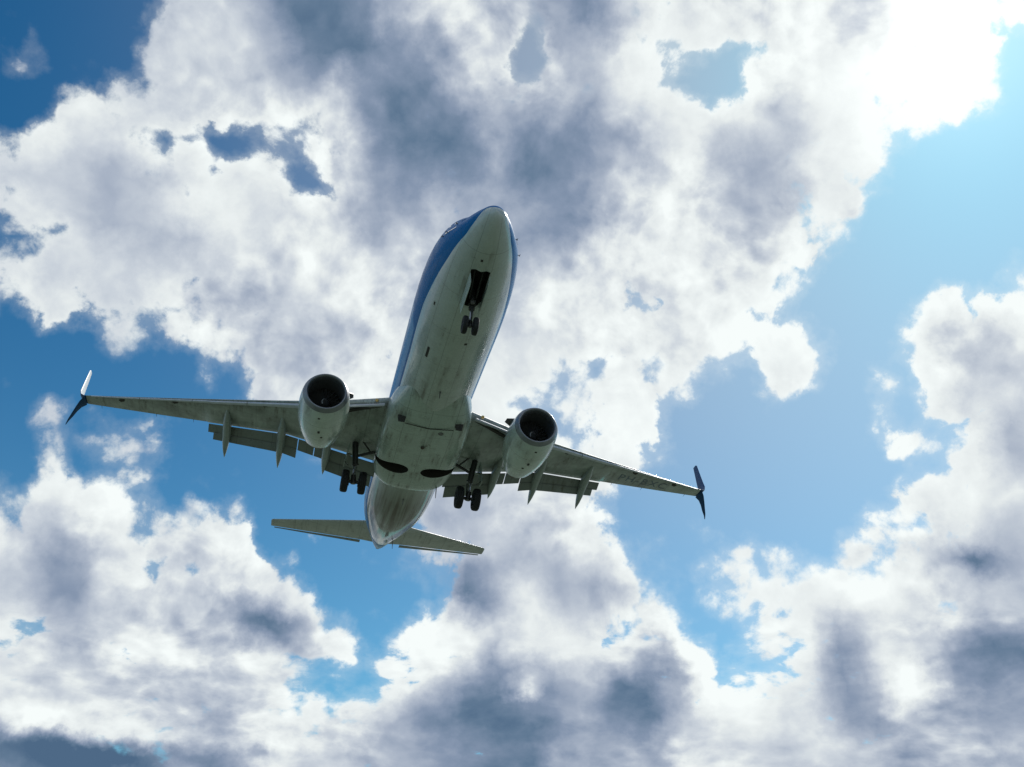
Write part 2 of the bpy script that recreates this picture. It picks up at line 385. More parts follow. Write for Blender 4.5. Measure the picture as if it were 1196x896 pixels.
# ------------------------------------------------------------------ ground
def build_ground():
    me = bpy.data.meshes.new('ground'); bm = bmesh.new()
    rings = [0, 8, 30, 100, 400, 1500, 6000, 24000]; N = 48; prev = None
    c = bm.verts.new((0, 0, 0))
    for r in rings[1:]:
        cur = [bm.verts.new((r * math.cos(i / N * math.tau), r * math.sin(i / N * math.tau),
               (.06 * math.sin(i * 1.7 + r) if r < 1000 else 0))) for i in range(N)]
        for i in range(N):
            if prev is None: bm.faces.new((c, cur[i], cur[(i + 1) % N]))
            else: bm.faces.new((prev[i], cur[i], cur[(i + 1) % N], prev[(i + 1) % N]))
        prev = cur
    bm.to_mesh(me); bm.free()
    o = bpy.data.objects.new('ground', me); COL.objects.link(o); o['kind'] = 'structure'
    mt, n, b = new_mat('airfield_grass')
    P = n.node('ShaderNodeTexCoord').outputs['Object']
    a = n.mix(n.mr(n.noise(P, .9, 8, .7), .3, .7), (.072, .102, .070, 1), (.128, .152, .108, 1))
    a = n.mix(n.mr(n.noise(P, .012, 4, .5), .45, .6), a, (.16, .19, .16, 1))
    n.l.new(a, b.inputs['Base Color']); b.inputs['Roughness'].default_value = .9
    b.inputs['Specular IOR Level'].default_value = .2
    me.materials.append(mt)
build_ground()

# ------------------------------------------------------------------ aircraft
ORG = Vector((19.47, 0, -3.7))                       # the Empty stands where the main wheels would touch
plane = bpy.data.objects.new('airliner', None); COL.objects.link(plane)
plane.matrix_world = Matrix.Translation(a2w(ORG)) @ M3.to_4x4()
plane['label'] = 'white twin engine jet airliner with blue upper fuselage, wheels down, flying below the clouds'
plane['category'] = 'airliner'
plane.empty_display_size = 2

def mesh_obj(name, verts, faces, mats, parent, origin=(0, 0, 0), sharp=35, mat_idx=None, recalc=True, label=None):
    """verts in aircraft coordinates; the object's own origin is at `origin` in the same coordinates"""
    bm = bmesh.new(); vv = [bm.verts.new(v) for v in verts]; bm.verts.ensure_lookup_table()
    for k, f in enumerate(faces):
        try:
            fc = bm.faces.new([vv[i] for i in f]); fc.smooth = True
            if mat_idx: fc.material_index = mat_idx[k]
        except ValueError: pass
    bmesh.ops.remove_doubles(bm, verts=bm.verts, dist=1e-5)
    bmesh.ops.dissolve_degenerate(bm, edges=bm.edges, dist=1e-6)
    if recalc: bmesh.ops.recalc_face_normals(bm, faces=bm.faces)
    me = bpy.data.meshes.new(name); bm.to_mesh(me); bm.free()
    return finish(name, me, mats, parent, origin, sharp, label)
def finish(name, me, mats, parent, origin=(0, 0, 0), sharp=35, label=None):
    for mt in (mats if isinstance(mats, (list, tuple)) else [mats]): me.materials.append(mt)
    if sharp: me.set_sharp_from_angle(angle=rad(sharp))
    o = bpy.data.objects.new(name, me); COL.objects.link(o)
    # mesh data stay in aircraft coordinates so that procedural paint runs on from part to part
    o.parent = parent
    if parent is plane: o.matrix_parent_inverse = Matrix.Translation(-ORG)
    if label: o['label'] = label
    return o
def loft(rings, cap0=True, cap1=True, closed=True):
    V, F = [], []; n = len(rings[0])
    for r in rings: V += [tuple(p) for p in r]
    for i in range(len(rings) - 1):
        for j in range(n if closed else n - 1):
            a, b = i * n + j, i * n + (j + 1) % n
            F.append((a, b, b + n, a + n))
    if cap0: F.append(tuple(range(n)))
    if cap1: F.append(tuple(range((len(rings) - 1) * n, len(rings) * n)))
    return V, F
def merge(*parts):
    V, F = [], []
    for v, f in parts:
        k = len(V); V += v; F += [tuple(i + k for i in q) for q in f]
    return V, F
def tube(p0, p1, r0, r1=None, N=14):
    p0, p1 = Vector(p0), Vector(p1); r1 = r0 if r1 is None else r1
    d = (p1 - p0).normalized(); a = d.orthogonal().normalized(); b = d.cross(a)
    R = [[p + (a * math.cos(t) + b * math.sin(t)) * r for t in [i / N * math.tau for i in range(N)]] for p, r in ((p0, r0), (p1, r1))]
    return loft(R)
def box(c, h, R=None):
    V = []
    for sx in (-1, 1):
        for sy in (-1, 1):
            for sz in (-1, 1):
                v = Vector((sx * h[0], sy * h[1], sz * h[2]))
                if R: v = R @ v
                V.append(tuple(v + Vector(c)))
    return V, [(0, 1, 3, 2), (4, 6, 7, 5), (0, 4, 5, 1), (2, 3, 7, 6), (0, 2, 6, 4), (1, 5, 7, 3)]
def lathe(axis0, axis, prof, N=40, squash=None):
    """prof: (distance along axis, radius)"""
    axis = Vector(axis).normalized(); a = Vector((0, 0, 1)) if abs(axis.z) < .9 else Vector((1, 0, 0))
    a = (a - axis * a.dot(axis)).normalized(); b = axis.cross(a); R = []
    for s, r in prof:
        R.append([Vector(axis0) + axis * s + (a * math.cos(t) + b * math.sin(t)) * r for t in [i / N * math.tau for i in range(N)]])
    return loft(R, False, False)
def interp(tab, x):
    """Catmull-Rom through a table of rows (x, a, b, ...)"""
    n = len(tab)
    if x <= tab[0][0]: return tab[0][1:]
    if x >= tab[-1][0]: return tab[-1][1:]
    for i in range(n - 1):
        if tab[i][0] <= x <= tab[i + 1][0]: break
    p1, p2 = tab[i], tab[i + 1]; p0 = tab[i - 1] if i else p1; p3 = tab[i + 2] if i + 2 < n else p2
    h = p2[0] - p1[0]; t = (x - p1[0]) / h; out = []
    for k in range(1, len(p1)):
        m1 = (p2[k] - p0[k]) / (p2[0] - p0[0]) * h; m2 = (p3[k] - p1[k]) / (p3[0] - p1[0]) * h
        if i == 0: m1 = (p2[k] - p1[k])
        out.append((2*t**3-3*t**2+1)*p1[k] + (t**3-2*t**2+t)*m1 + (-2*t**3+3*t**2)*p2[k] + (t**3-t**2)*m2)
    return out

# ---- fuselage
FUS = [(.1, .03, -.92, -.98), (.16, .18, -.76, -1.12), (.3, .36, -.60, -1.25), (.6, .53, -.42, -1.42), (1.0, .73, -.20, -1.56),
       (1.5, .94, .04, -1.70), (2.0, 1.12, .32, -1.79), (2.6, 1.31, .76, -1.87), (3.2, 1.46, 1.20, -1.93), (4.0, 1.61, 1.60, -1.98),
       (5.0, 1.74, 1.88, -2.0), (6.2, 1.83, 1.98, -2.005), (7.8, 1.88, 2.005, -2.005), (10, 1.88, 2.005, -2.005), (18, 1.88, 2.005, -2.005), (24.5, 1.88, 2.005, -2.005),
       (26.5, 1.865, 2.005, -1.90), (28.5, 1.79, 2.0, -1.58), (30.5, 1.62, 1.99, -1.14), (32.5, 1.34, 1.97, -.65), (34.5, .98, 1.90, -.12),
       (36, .70, 1.78, .25), (37.2, .44, 1.58, .55), (37.8, .27, 1.35, .72), (38.02, .17, 1.22, .82)]
def fus_ring(x, N=72, grow=0):
    w, t, b = interp(FUS, x); zc = (t + b) / 2; h = (t - b) / 2
    return [(x, (w + grow) * math.sin(i / N * math.tau), zc + (h + grow) * math.cos(i / N * math.tau)) for i in range(N)]
def stations():
    xs = [.1, .12, .16, .22, .3, .4, .5, .65, .8, 1.0, 1.25, 1.5, 1.75, 2.0, 2.3, 2.6, 2.9, 3.2, 3.6, 4, 4.5, 5, 5.6, 6.2, 7, 8]
    x = 9.0
    while x < 24.5: xs.append(x); x += 1.0
    x = 24.5
    while x < 37.9: xs.append(round(x, 2)); x += .5
    return xs + [37.6, 37.8, 38.02][0:0] + [38.02]
fV, fF = loft([fus_ring(x) for x in stations()])
fus = mesh_obj('fuselage', fV, fF, [m_fus, m_dark], plane, sharp=40)

# ---- wing-to-body fairing
BF = [(11.9, 1.25, -1.80), (12.6, 1.48, -1.93), (13.2, 1.66, -2.02), (13.9, 1.84, -2.13), (14.8, 1.97, -2.23), (16.5, 2.04, -2.29),
      (18.5, 2.05, -2.31), (20.0, 2.0, -2.29), (20.8, 1.88, -2.26), (21.3, 1.66, -2.20), (21.6, 1.40, -2.11), (21.8, 1.1, -2.0)]
def bf_ring(x, N=64):
    w, zb = interp(BF, x); zt = -.35; zc = (zt + zb) / 2; h = (zt - zb) / 2; e = 2 / 3.2; R = []
    for i in range(N):
        t = i / N * math.tau; c, s_ = math.cos(t), math.sin(t)
        R.append((x, w * math.copysign(abs(s_) ** e, s_), zc + h * math.copysign(abs(c) ** e, c)))
    return R
xs = [11.9 + i * .3 for i in range(30)] + [20.8, 21.0, 21.15, 21.3, 21.42, 21.52, 21.6, 21.7, 21.8]
bV, bF_ = loft([bf_ring(x) for x in xs])
fairing = mesh_obj('belly_fairing', bV, bF_, [m_belly, m_dark], plane, sharp=40)

# ---- cut the open bays
def cutter(V, F):
    bm = bmesh.new(); vv = [bm.verts.new(v) for v in V]
    for f in F: bm.faces.new([vv[i] for i in f])
    bmesh.ops.recalc_face_normals(bm, faces=bm.faces)
    me = bpy.data.meshes.new('cut'); bm.to_mesh(me); bm.free(); me.materials.append(m_dark)
    o = bpy.data.objects.new('cut', me); COL.objects.link(o); o.parent = plane; o.matrix_parent_inverse = Matrix.Translation(-ORG)
    return o
def prism(poly, z0, z1):
    n = len(poly)
    return loft([[(p[0], p[1], z0) for p in poly], [(p[0], p[1], z1) for p in poly]])
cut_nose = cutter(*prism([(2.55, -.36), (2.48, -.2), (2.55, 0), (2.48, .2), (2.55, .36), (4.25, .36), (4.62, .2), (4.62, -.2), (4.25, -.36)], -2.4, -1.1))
def well_poly(sd):
    a, b = [], []
    for i in range(25):
        y = .30 + 1.95 * (i / 24) ** 1.3 if i else .30
        if y < .93: h = .53 * math.sqrt(max(0, 1 - ((y - .93) / .63) ** 2))
        else: h = .53 * max(.05, 1 - ((y - .93) / 1.4) ** 1.5)
        a.append((WELLX + h + .001, y * sd)); b.append((WELLX - h - .001, y * sd))
    return a + b[::-1]
WELLX = 18.9
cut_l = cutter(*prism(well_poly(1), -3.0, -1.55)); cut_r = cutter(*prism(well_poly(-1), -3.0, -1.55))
def carve(o, cs):
    for c in cs:
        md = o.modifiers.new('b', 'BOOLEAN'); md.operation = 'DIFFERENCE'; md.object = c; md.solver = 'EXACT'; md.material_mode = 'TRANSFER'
    bpy.context.view_layer.update()
    dg = bpy.context.evaluated_depsgraph_get()
    me = bpy.data.meshes.new_from_object(o.evaluated_get(dg)); o.modifiers.clear(); o.data = me
    me.set_sharp_from_angle(angle=rad(35)); me.name = o.name
carve(fus, [cut_nose, cut_l, cut_r]); carve(fairing, [cut_l, cut_r])
for c in (cut_nose, cut_l, cut_r): bpy.data.objects.remove(c)

# ---- wing surfaces
def wz(y): y = abs(y); return -1.22 + .145 * y + .0009 * y * y
def xle(y):
    y = abs(y)
    return 14.55 + .70 * (y - 1.88) if y < 4.6 else 16.45 + (y - 4.6) * (23.68 - 16.45) / 12.55
def xte(y):
    y = abs(y)
    return 21.0 if y < 6.7 else 21.0 + (y - 6.7) * .345
YB = 10.62
def wing_par(y):
    y = abs(y); a, b = xle(y), xte(y); k = .88 if y <= YB else .985
    cf = (b - a) / k; tc = .135 - .04 * min(1, y / 8.0) - .0 ; return a, b, cf, tc
def nf(s): return 5 * (.2969 * math.sqrt(max(s, 0)) - .126 * s - .3516 * s * s + .2843 * s**3 - .1036 * s**4)
def z_lo(x, y):
    a, b, cf, tc = wing_par(y); s = min(max((x - a) / cf, 0), 1); return wz(y) - nf(s) * tc * cf * .95
def z_up(x, y):
    a, b, cf, tc = wing_par(y); s = min(max((x - a) / cf, 0), 1); return wz(y) + nf(s) * tc * cf * 1.05 + .03 * cf * math.sin(math.pi * s) * .6
SS = [0, .004, .012, .03, .06, .1, .16, .25, .36, .48, .6, .72, .84, .94, 1.0]
def wing_ring(y):
    a, b, cf, tc = wing_par(y); up, lo = [], []
    for s in SS:
        x = a + (b - a) * s
        up.append((x, y, z_up(x, y))); lo.append((x, y, z_lo(x, y) if s > 0 else z_up(x, y)))
    return list(reversed(up)) + lo[1:]
def slat_part(y0, y1, sd, fwd, drop, n=8):
    rings = []
    for i in range(n + 1):
        y = y0 + (y1 - y0) * i / n; a, b, cf, tc = wing_par(y); P = []
        su = [.16, .12, .08, .05, .025, .01, .003, 0]; sl = [.003, .012, .03, .05]
        outer = [(a + cf * s, z_up(a + cf * s, y)) for s in su] + [(a + cf * s, z_lo(a + cf * s, y)) for s in sl]
        ex, ez = outer[-1]; sx_, sz_ = outer[0]
        inner = [(ex + .0, ez + .02), (a + cf * .045, wz(y) - .0 * cf), (a + cf * .06, wz(y) + .02 * cf), (a + cf * .10, z_up(a + cf * .10, y) - .018 * cf)]
        for (px, pz) in outer + inner:
            # rotate nose down about the trailing edge, then push forward
            dx, dz = px - sx_, pz - sz_; th = rad(16)
            P.append((sx_ + dx * math.cos(th) - dz * math.sin(th) * 1.0 - fwd, y * sd, sz_ + dx * math.sin(th) + dz * math.cos(th) - drop))
        rings.append(P)
    return loft(rings)
def flap_ring(y, x0, z0, c, ang, t=.13):
    R = []
    for s in [1, .8, .6, .4, .22, .1, .03, 0]: R.append((s * c, nf(s) * t * c * 1.25))
    for s in [.03, .1, .22, .4, .6, .8, .97]: R.append((s * c, -nf(s) * t * c * .55))
    ca, sa = math.cos(ang), math.sin(ang)
    return [(x0 + x * ca + z * sa, y, z0 - x * sa + z * ca) for x, z in R]
def flap_part(ys, fx, fz, fc, ang, sd):
    return loft([flap_ring(y * sd, fx(y), fz(y), fc(y), ang) for y in ys])
def rng(a, b, n): return [a + (b - a) * i / n for i in range(n + 1)]

def canoe(y, xf, zf, xk, zk, xt, zt, sd, w=.19, h=.30):
    prof = [(0, .05), (.06, .35), (.15, .62), (.28, .88), (.42, 1.0), (.58, .98), (.72, .82), (.84, .58), (.93, .30), (1.0, .03)]
    R = []; N = 20
    for s, r in prof:
        if s < .5: u = s / .5; cxp, czp = xf + (xk - xf) * u, zf + (zk - zf) * u
        else: u = (s - .5) / .5; cxp, czp = xk + (xt - xk) * u, zk + (zt - zk) * u
        R.append([(cxp, y * sd + w * r * math.sin(i / N * math.tau), czp + h * r * math.cos(i / N * math.tau)) for i in range(N)])
    return loft(R)

def build_wing(sd):
    nm = 'right' if sd > 0 else 'left'
    ys = rng(1.2, YB, 20) + rng(YB + .02, 17.15, 12)
    wing = mesh_obj('wing', *loft([wing_ring(y * sd) for y in ys]), m_wing, plane, sharp=50)
    # leading edge devices
    for a, b in ((5.75, 8.55), (8.58, 11.35), (11.38, 14.15), (14.18, 16.85)):
        mesh_obj('slat', *slat_part(a, b, sd, .09, .02), m_slat, wing, sharp=40)
    rings = []
    for y in rng(2.15, 4.15, 6):
        a, b, cf, tc = wing_par(y); x0 = a + .10; z0 = wz(y) - .30
        P = []
        for s, hh in ((0, .03), (.25, .05), (.55, .06), (.85, .07), (1.0, .06)): P.append((x0 - s * .62, z0 - s * .14 - s * s * .10 + hh))
        P += [(x0 - .68, z0 - .24), (x0 - .64, z0 - .30)]
        for s in (.85, .55, .25, 0): P.append((x0 - s * .62, z0 - s * .14 - s * s * .10 - .01))
        rings.append([(x, y * sd, z) for x, z in P])
    mesh_obj('krueger_flap', *loft(rings), m_slat, wing, sharp=40)
    mesh_obj('recess_shade_strip', *box((xle(3.1) + .16, 3.1 * sd, wz(3.1) - .33), (.10, 1.02, .03), Matrix.Rotation(sd * rad(34.5), 3, 'Z') if 0 else Matrix.Rotation(-sd * rad(35), 3, 'Z')), m_dark, wing)  # solid dark strip standing in for the shaded gap behind the Krueger flap
    # flaps
    A1, A2 = rad(26), rad(38)
    fx = lambda y: xte(y) - .10; fz = lambda y: wz(y) - .15 - .12 * max(0, (6.5 - y) / 4)
    fc = lambda y: .88 - .04 * (y - 2)
    for a, b in ((1.80, 5.0), (5.04, 5.86), (5.9, 10.55)):
        mesh_obj('flap', *flap_part(rng(a, b, 6), fx, fz, fc, A1, sd), m_flap, wing, sharp=45)
    ax_ = lambda y: fx(y) + fc(y) * math.cos(A1) - .05; az_ = lambda y: fz(y) - fc(y) * math.sin(A1) - .015
    ac = lambda y: (.52 if y > 5 else .60) - .02 * (y - 4)
    for a, b in ((1.95, 4.35), (5.9, 10.25)):
        mesh_obj('aft_flap', *flap_part(rng(a, b, 6), ax_, az_, ac, A2, sd), m_flap, wing, sharp=45)
    # flap track fairings
    for y, xf, xt, zt in ((9.55, 20.0, 23.45, -.95), (6.75, 18.9, 23.05, -1.30), (4.40, 18.6, 22.40, -1.58)):
        zf = z_lo(xf + .3, y) + .08; xk = xf + (xt - xf) * .52
        zk = min(z_lo(min(xk, xte(y)), y) - .22, zf - .1)
        mesh_obj('flap_track_fairing', *canoe(y, xf, zf, xk, zk, xt, zt, sd, .22, .34), m_canoe, wing, sharp=60)
    # winglet with its lower blade
    y0, z0 = 17.12, wz(17.12)
    xl, xt_ = xle(17.12), xte(17.12)
    def blade(path, t=.09, N=1):
        R = []
        for (xa, xb, y, z, nx, nz) in path:   # leading x, trailing x, y, z, thickness direction in yz
            c = xb - xa; r = []
            for s in [1, .8, .55, .3, .12, .03, 0]: r.append((xa + s * c, (y + nx * nf(s) * t * c) * sd, z + nz * nf(s) * t * c))
            for s in [.03, .12, .3, .55, .8]: r.append((xa + s * c, (y - nx * nf(s) * t * c) * sd, z - nz * nf(s) * t * c))
            R.append(r)
        return loft(R)
    up = [(xl, xt_, 17.10, z0, 0, 1), (xl + .10, xt_ + .08, 17.32, z0 + .05, -.35, .94), (xl + .25, xt_ + .20, 17.50, z0 + .20, -.72, .70),
          (xl + .45, xt_ + .38, 17.60, z0 + .48, -.93, .35), (xl + .9, xt_ + .80, 17.68, z0 + 1.0, -.98, .15),
          (xl + 1.6, xt_ + 1.35, 17.80, z0 + 1.9, -.99, .1), (xl + 2.2, xt_ + 1.82, 17.90, z0 + 2.70, -.99, .1), (xl + 2.38, xt_ + 1.88, 17.91, z0 + 2.82, -.99, .1)]
    # blue blades; right winglet's inner face is white to paint in its sunlit look
    V, F = blade(up); wl = mesh_obj('winglet', V, F, [m_wlet, m_wlet_sunlit if sd > 0 else m_wlet], wing, sharp=40)
    for p in wl.data.polygons:
        if p.center.z > z0 + .30 and p.normal.y * sd < -.3: p.material_index = 1
    lo_ = [(xl + .02, xt_ + .10, 17.22, z0 - .02, .5, .87), (xl + .40, xt_ + .22, 17.48, z0 - .16, .6, .8), (xl + .85, xt_ + .48, 17.70, z0 - .31, .72, .69),
           (xl + 1.35, xt_ + .85, 17.93, z0 - .48, .76, .65), (xl + 1.8, xt_ + 1.12, 18.14, z0 - .64, .8, .6), (xl + 2.25, xt_ + 1.42, 18.30, z0 - .74, .8, .6)]
    mesh_obj('lower_winglet', *blade(lo_), m_wlet, wing, sharp=40)
    # pods, lights and hardware under the wing
    for y, s in ((7.6, .16), (12.2, .14), (15.1, .16)):
        x = xle(y) + s * 1.8
        mesh_obj('access_cover', *box((x, y * sd, z_lo(x, y) - .004), (.10, .20, .012), Matrix.Rotation(-sd * rad(30), 3, 'Z')), m_dark, wing)
    for y in (11.4, 13.4, 16.4):
        x = xte(y) + .03
        mesh_obj('static_wick', *tube((x - .05, y * sd, wz(y)), (x + .22, y * sd, wz(y) - .03), .012, .006, 6), m_dark, wing)
    mesh_obj('landing_light', *lathe((xle(2.5) - .36, 2.5 * sd, wz(2.5) - .22), (-1, 0, -.05), [(0, .08), (.06, .08), (.09, .06), (.10, 0.001)], 20), m_amber, wing)
    return wing
wing_r = build_wing(1); wing_l = build_wing(-1)

# registration under the left wing
def registration():
    cu = bpy.data.curves.new('reg', 'FONT'); cu.body = 'PH-BXC'; cu.size = 1.0; cu.extrude = 0.0; cu.space_character = 1.2
    to = bpy.data.objects.new('reg', cu); COL.objects.link(to)
    bpy.context.view_layer.update()
    me = bpy.data.meshes.new_from_object(to.evaluated_get(bpy.context.evaluated_depsgraph_get()))
    bpy.data.objects.remove(to)
    bm = bmesh.new(); bm.from_mesh(me); bmesh.ops.triangulate(bm, faces=bm.faces)
    xs_ = [v.co.x for v in bm.verts]; w0, w1 = min(xs_), max(xs_)
    yA, yB_ = 11.5, 14.75
    for v in bm.verts:
        u = (v.co.x - w0) / (w1 - w0); y = yA + (yB_ - yA) * u
        mid = xle(y) * .50 + xte(y) * .50
        x = mid + .36 - v.co.y * 1.05
        v.co = Vector((x, -y, z_lo(x, y) - .008))
    bmesh.ops.recalc_face_normals(bm, faces=bm.faces)
    m2 = bpy.data.meshes.new('registration_lettering'); bm.to_mesh(m2); bm.free()
    finish('registration_lettering', m2, m_text, wing_l, sharp=None)
registration()

# ---- engines
def build_engine(sd):
    X0, Y0, Z0 = 13.20, 4.83 * sd, -1.79
    ax = Vector((1, 0, -.035))
    prof_out = [(.22, 1.02), (.45, 1.07), (.9, 1.12), (1.5, 1.145), (2.2, 1.12), (2.9, 1.03), (3.5, .90), (3.9, .80), (3.9, .77), (3.3, .80), (2.6, .82)]
    eng = mesh_obj('engine', *lathe((X0, Y0, Z0), ax, prof_out, 56), m_nac, plane, sharp=50)
    lip = [(.9, .775), (.5, .77), (.25, .775), (.10, .80), (.02, .84), (0, .875), (.02, .91), (.10, .96), (.22, 1.018)]
    mesh_obj('inlet_lip', *lathe((X0, Y0, Z0), ax, lip, 56), m_lip, eng, sharp=60)
    mesh_obj('inlet_duct', *lathe((X0, Y0, Z0), ax, [(.32, .768), (.7, .765), (1.2, .775), (1.35, .775), (1.36, .02)], 48), m_duct, eng, sharp=50)
    V, F = [], []
    for k in range(24):
        t0 = k / 24 * math.tau; P = []
        for (r, dt, dx) in ((.22, 0, 0), (.5, .03, .03), (.755, .09, .05)):
            for e in (-1, 1):
                tt = t0 + dt + e * .085; P.append((X0 + 1.12 + dx + e * (.05 + r * .05), Y0 + r * math.sin(tt), Z0 - .04 + r * math.cos(tt)))
        b0 = len(V); V += P; F += [(b0, b0 + 1, b0 + 3, b0 + 2), (b0 + 2, b0 + 3, b0 + 5, b0 + 4)]
    mesh_obj('fan', V, F, m_fan, eng, recalc=False)
    sp = mesh_obj('spinner', *lathe((X0 + .72, Y0, Z0 - .03), (1, 0, 0), [(0, .005), (.05, .05), (.2, .14), (.42, .23), (.48, .24)], 24), m_fan, eng)
    sw = [];
    for i in range(15):
        t = i / 14 * 2.6; r0 = .03 + .10 * i / 14; sw.append((t, r0))
    V, F = [], []
    for t, r0 in sw:
        for rr in (r0, r0 + .045):
            s_ = .05 + (rr - .05) * 1.6 if rr > .05 else rr
            V.append((X0 + .72 + s_ * .95 - .012, Y0 + rr * math.sin(t), Z0 - .03 + rr * math.cos(t)))
    F = [(2 * i, 2 * i + 1, 2 * i + 3, 2 * i + 2) for i in range(14)]
    mesh_obj('spiral_mark', V, F, m_white, eng, recalc=False)
    mesh_obj('exhaust_nozzle', *lathe((X0, Y0, Z0), ax, [(2.6, .66), (3.4, .62), (4.2, .50), (4.75, .40), (4.75, .37), (4.2, .40)], 40), m_hot, eng, sharp=50)
    mesh_obj('exhaust_cone', *lathe((X0, Y0, Z0), ax, [(3.9, .30), (4.6, .26), (5.1, .12), (5.25, .01)], 28), m_hot, eng)
    # chine on the inboard side
    c = Vector((X0 + .75, Y0 - sd * .96, Z0 + .58)); n_ = Vector((0, -sd * .85, .53)).normalized()
    tri = [c - n_ * .06, c + Vector((.85, 0, 0)) - n_ * .06, c + Vector((.80, 0, 0)) + n_ * .33, c + Vector((.45, 0, 0)) + n_ * .30]
    th = Vector((0, .53, .85 * sd)) * .02
    mesh_obj('chine', *loft([[tuple(p - th) for p in tri], [tuple(p + th) for p in tri]]), m_gear, eng)
    # drains and vents on the underside
    for dx, dy, h in ((.62, .12, (.05, .05, .02)), (1.75, .05, (.09, .05, .015)), (2.25, -.10, (.05, .05, .012))):
        rr = interp([p for p in [(.22, 1.02), (.9, 1.12), (1.5, 1.145), (2.2, 1.12), (2.9, 1.03)]], dx)[0]
        mesh_obj('drain_vent', *box((X0 + dx, Y0 + dy * sd, Z0 - dx * .035 - math.sqrt(rr * rr - dy * dy)), h), m_dark, eng)
    # pylon
    R = []
    for x, zb, zt, w in ((X0 + 1.0, Z0 + .9, Z0 + 1.16, .05), (X0 + 1.8, Z0 + .8, Z0 + 1.30, .19), (X0 + 3.2, Z0 + .6, -.62, .22), (X0 + 4.4, -1.60, -.85, .20), (X0 + 5.6, -1.30, -.9, .12), (X0 + 6.2, -1.12, -.95, .03)):
        R.append([(x, Y0 - w, zb), (x, Y0 + w, zb), (x, Y0 + w * .9, zt), (x, Y0 - w * .9, zt)])
    mesh_obj('pylon', *loft(R), m_nac, eng, sharp=30)
build_engine(1); build_engine(-1)

# ---- landing gear
def wheel(c, r, w, parent, side):
    prof = [(-w / 2 * .55, r * .42), (-w / 2 * .8, r * .55), (-w / 2, r * .72), (-w / 2 * .97, r * .86), (-w / 2 * .75, r * .965),
            (-w / 2 * .35, r), (-w * .13, r), (-w * .12, r * .985), (-w * .10, r), (w * .10, r), (w * .12, r * .985), (w * .13, r),
            (w / 2 * .35, r), (w / 2 * .75, r * .965), (w / 2 * .97, r * .86), (w / 2, r * .72), (w / 2 * .8, r * .55), (w / 2 * .55, r * .42)]
    ty = lathe(c, (0, 1, 0), prof, 40)
    rim = lathe(c, (0, 1, 0), [(-w * .18, .001), (-w * .18, r * .18), (-w * .30, r * .22), (-w * .30, r * .30), (-w * .15, r * .40), (-w * .28, r * .44),
                               (w * .28, r * .44), (w * .15, r * .40), (w * .30, r * .30), (w * .30, r * .22), (w * .18, r * .18), (w * .18, .001)], 32)
    V, F = merge(ty, rim); mi = [0] * len(ty[1]) + [1] * len(rim[1])
    return mesh_obj('wheel', V, F, [m_tyre, m_rim], parent, sharp=40, mat_idx=mi)
def main_gear(sd):
    X, Z = 19.47, -3.09; Y = 2.86 * sd
    top = (19.25, 3.05 * sd, -1.05)
    g = mesh_obj('main_landing_gear', *merge(
        tube(top, (19.42, 2.90 * sd, -2.15), .155, .145), tube((19.42, 2.90 * sd, -2.15), (19.44, 2.88 * sd, -2.22), .18, .17),
        tube((X, Y - .62, Z), (X, Y + .62, Z), .085), tube((19.42, 2.9 * sd, -2.75), (X, Y, Z - .10), .12, .14)), m_gear, plane, sharp=40)
    mesh_obj('oleo_piston', *tube((19.42, 2.90 * sd, -2.15), (19.46, 2.87 * sd, -2.98), .085), m_chrome, g)
    mesh_obj('side_brace', *merge(tube((19.38, 2.95 * sd, -1.75), (19.1, 1.75 * sd, -1.35), .07), tube((19.25, 2.2 * sd, -1.5), (18.9, 2.7 * sd, -1.1), .04),
        tube((19.40, 2.92 * sd, -1.9), (20.25, 3.0 * sd, -1.05), .055)), m_gear, g)
    mesh_obj('torque_link', *merge(tube((19.62, Y - .06, -2.2), (19.95, Y, -2.55), .035), tube((19.62, Y + .06, -2.2), (19.95, Y, -2.55), .035),
        tube((19.95, Y, -2.55), (19.55, Y - .06, -2.95), .035), tube((19.95, Y, -2.55), (19.55, Y + .06, -2.95), .035)), m_gear, g)
    # brake hose hoop
    V = []; pts = [Vector((19.25 - .0, (3.15 + .30 * math.sin(t)) * sd, -2.0 - .35 * math.cos(t))) for t in rng(0.2, 2.9, 8)]
    mesh_obj('brake_hose', *merge(*[tube(pts[i], pts[i + 1], .02, .02, 6) for i in range(len(pts) - 1)]), m_gear, g)
    for k, (dx, zz_) in enumerate(((-.30, -1.72), (.02, -1.78), (.28, -1.70))):
        mesh_obj('hydraulic_line', *tube((WELLX + dx, .45 * sd, zz_), (WELLX + dx * .6, 1.55 * sd, zz_ + .02), .035, .035, 8), m_rim, g)
    # leg door on the outboard side
    R = Matrix.Rotation(sd * rad(8), 3, 'X')
    mesh_obj('gear_door', *merge(box((19.3, 3.38 * sd, -1.75), (.36, .022, .52), R), box((19.34, 3.24 * sd, -1.7), (.05, .15, .04))), m_belly, g)
    for q in (-1, 1):
        p0 = -.22 if q > 0 else -.05
        mesh_obj('brake_unit', *lathe((X, Y + q * .43, Z), (0, 1, 0), [(p0, .1), (p0, .22), (p0 + .27, .22), (p0 + .27, .1)], 24), m_gear, g)
    wheel((X, Y - .43, Z), .565, .37, g, sd); wheel((X, Y + .43, Z), .565, .37, g, sd)
main_gear(1); main_gear(-1)
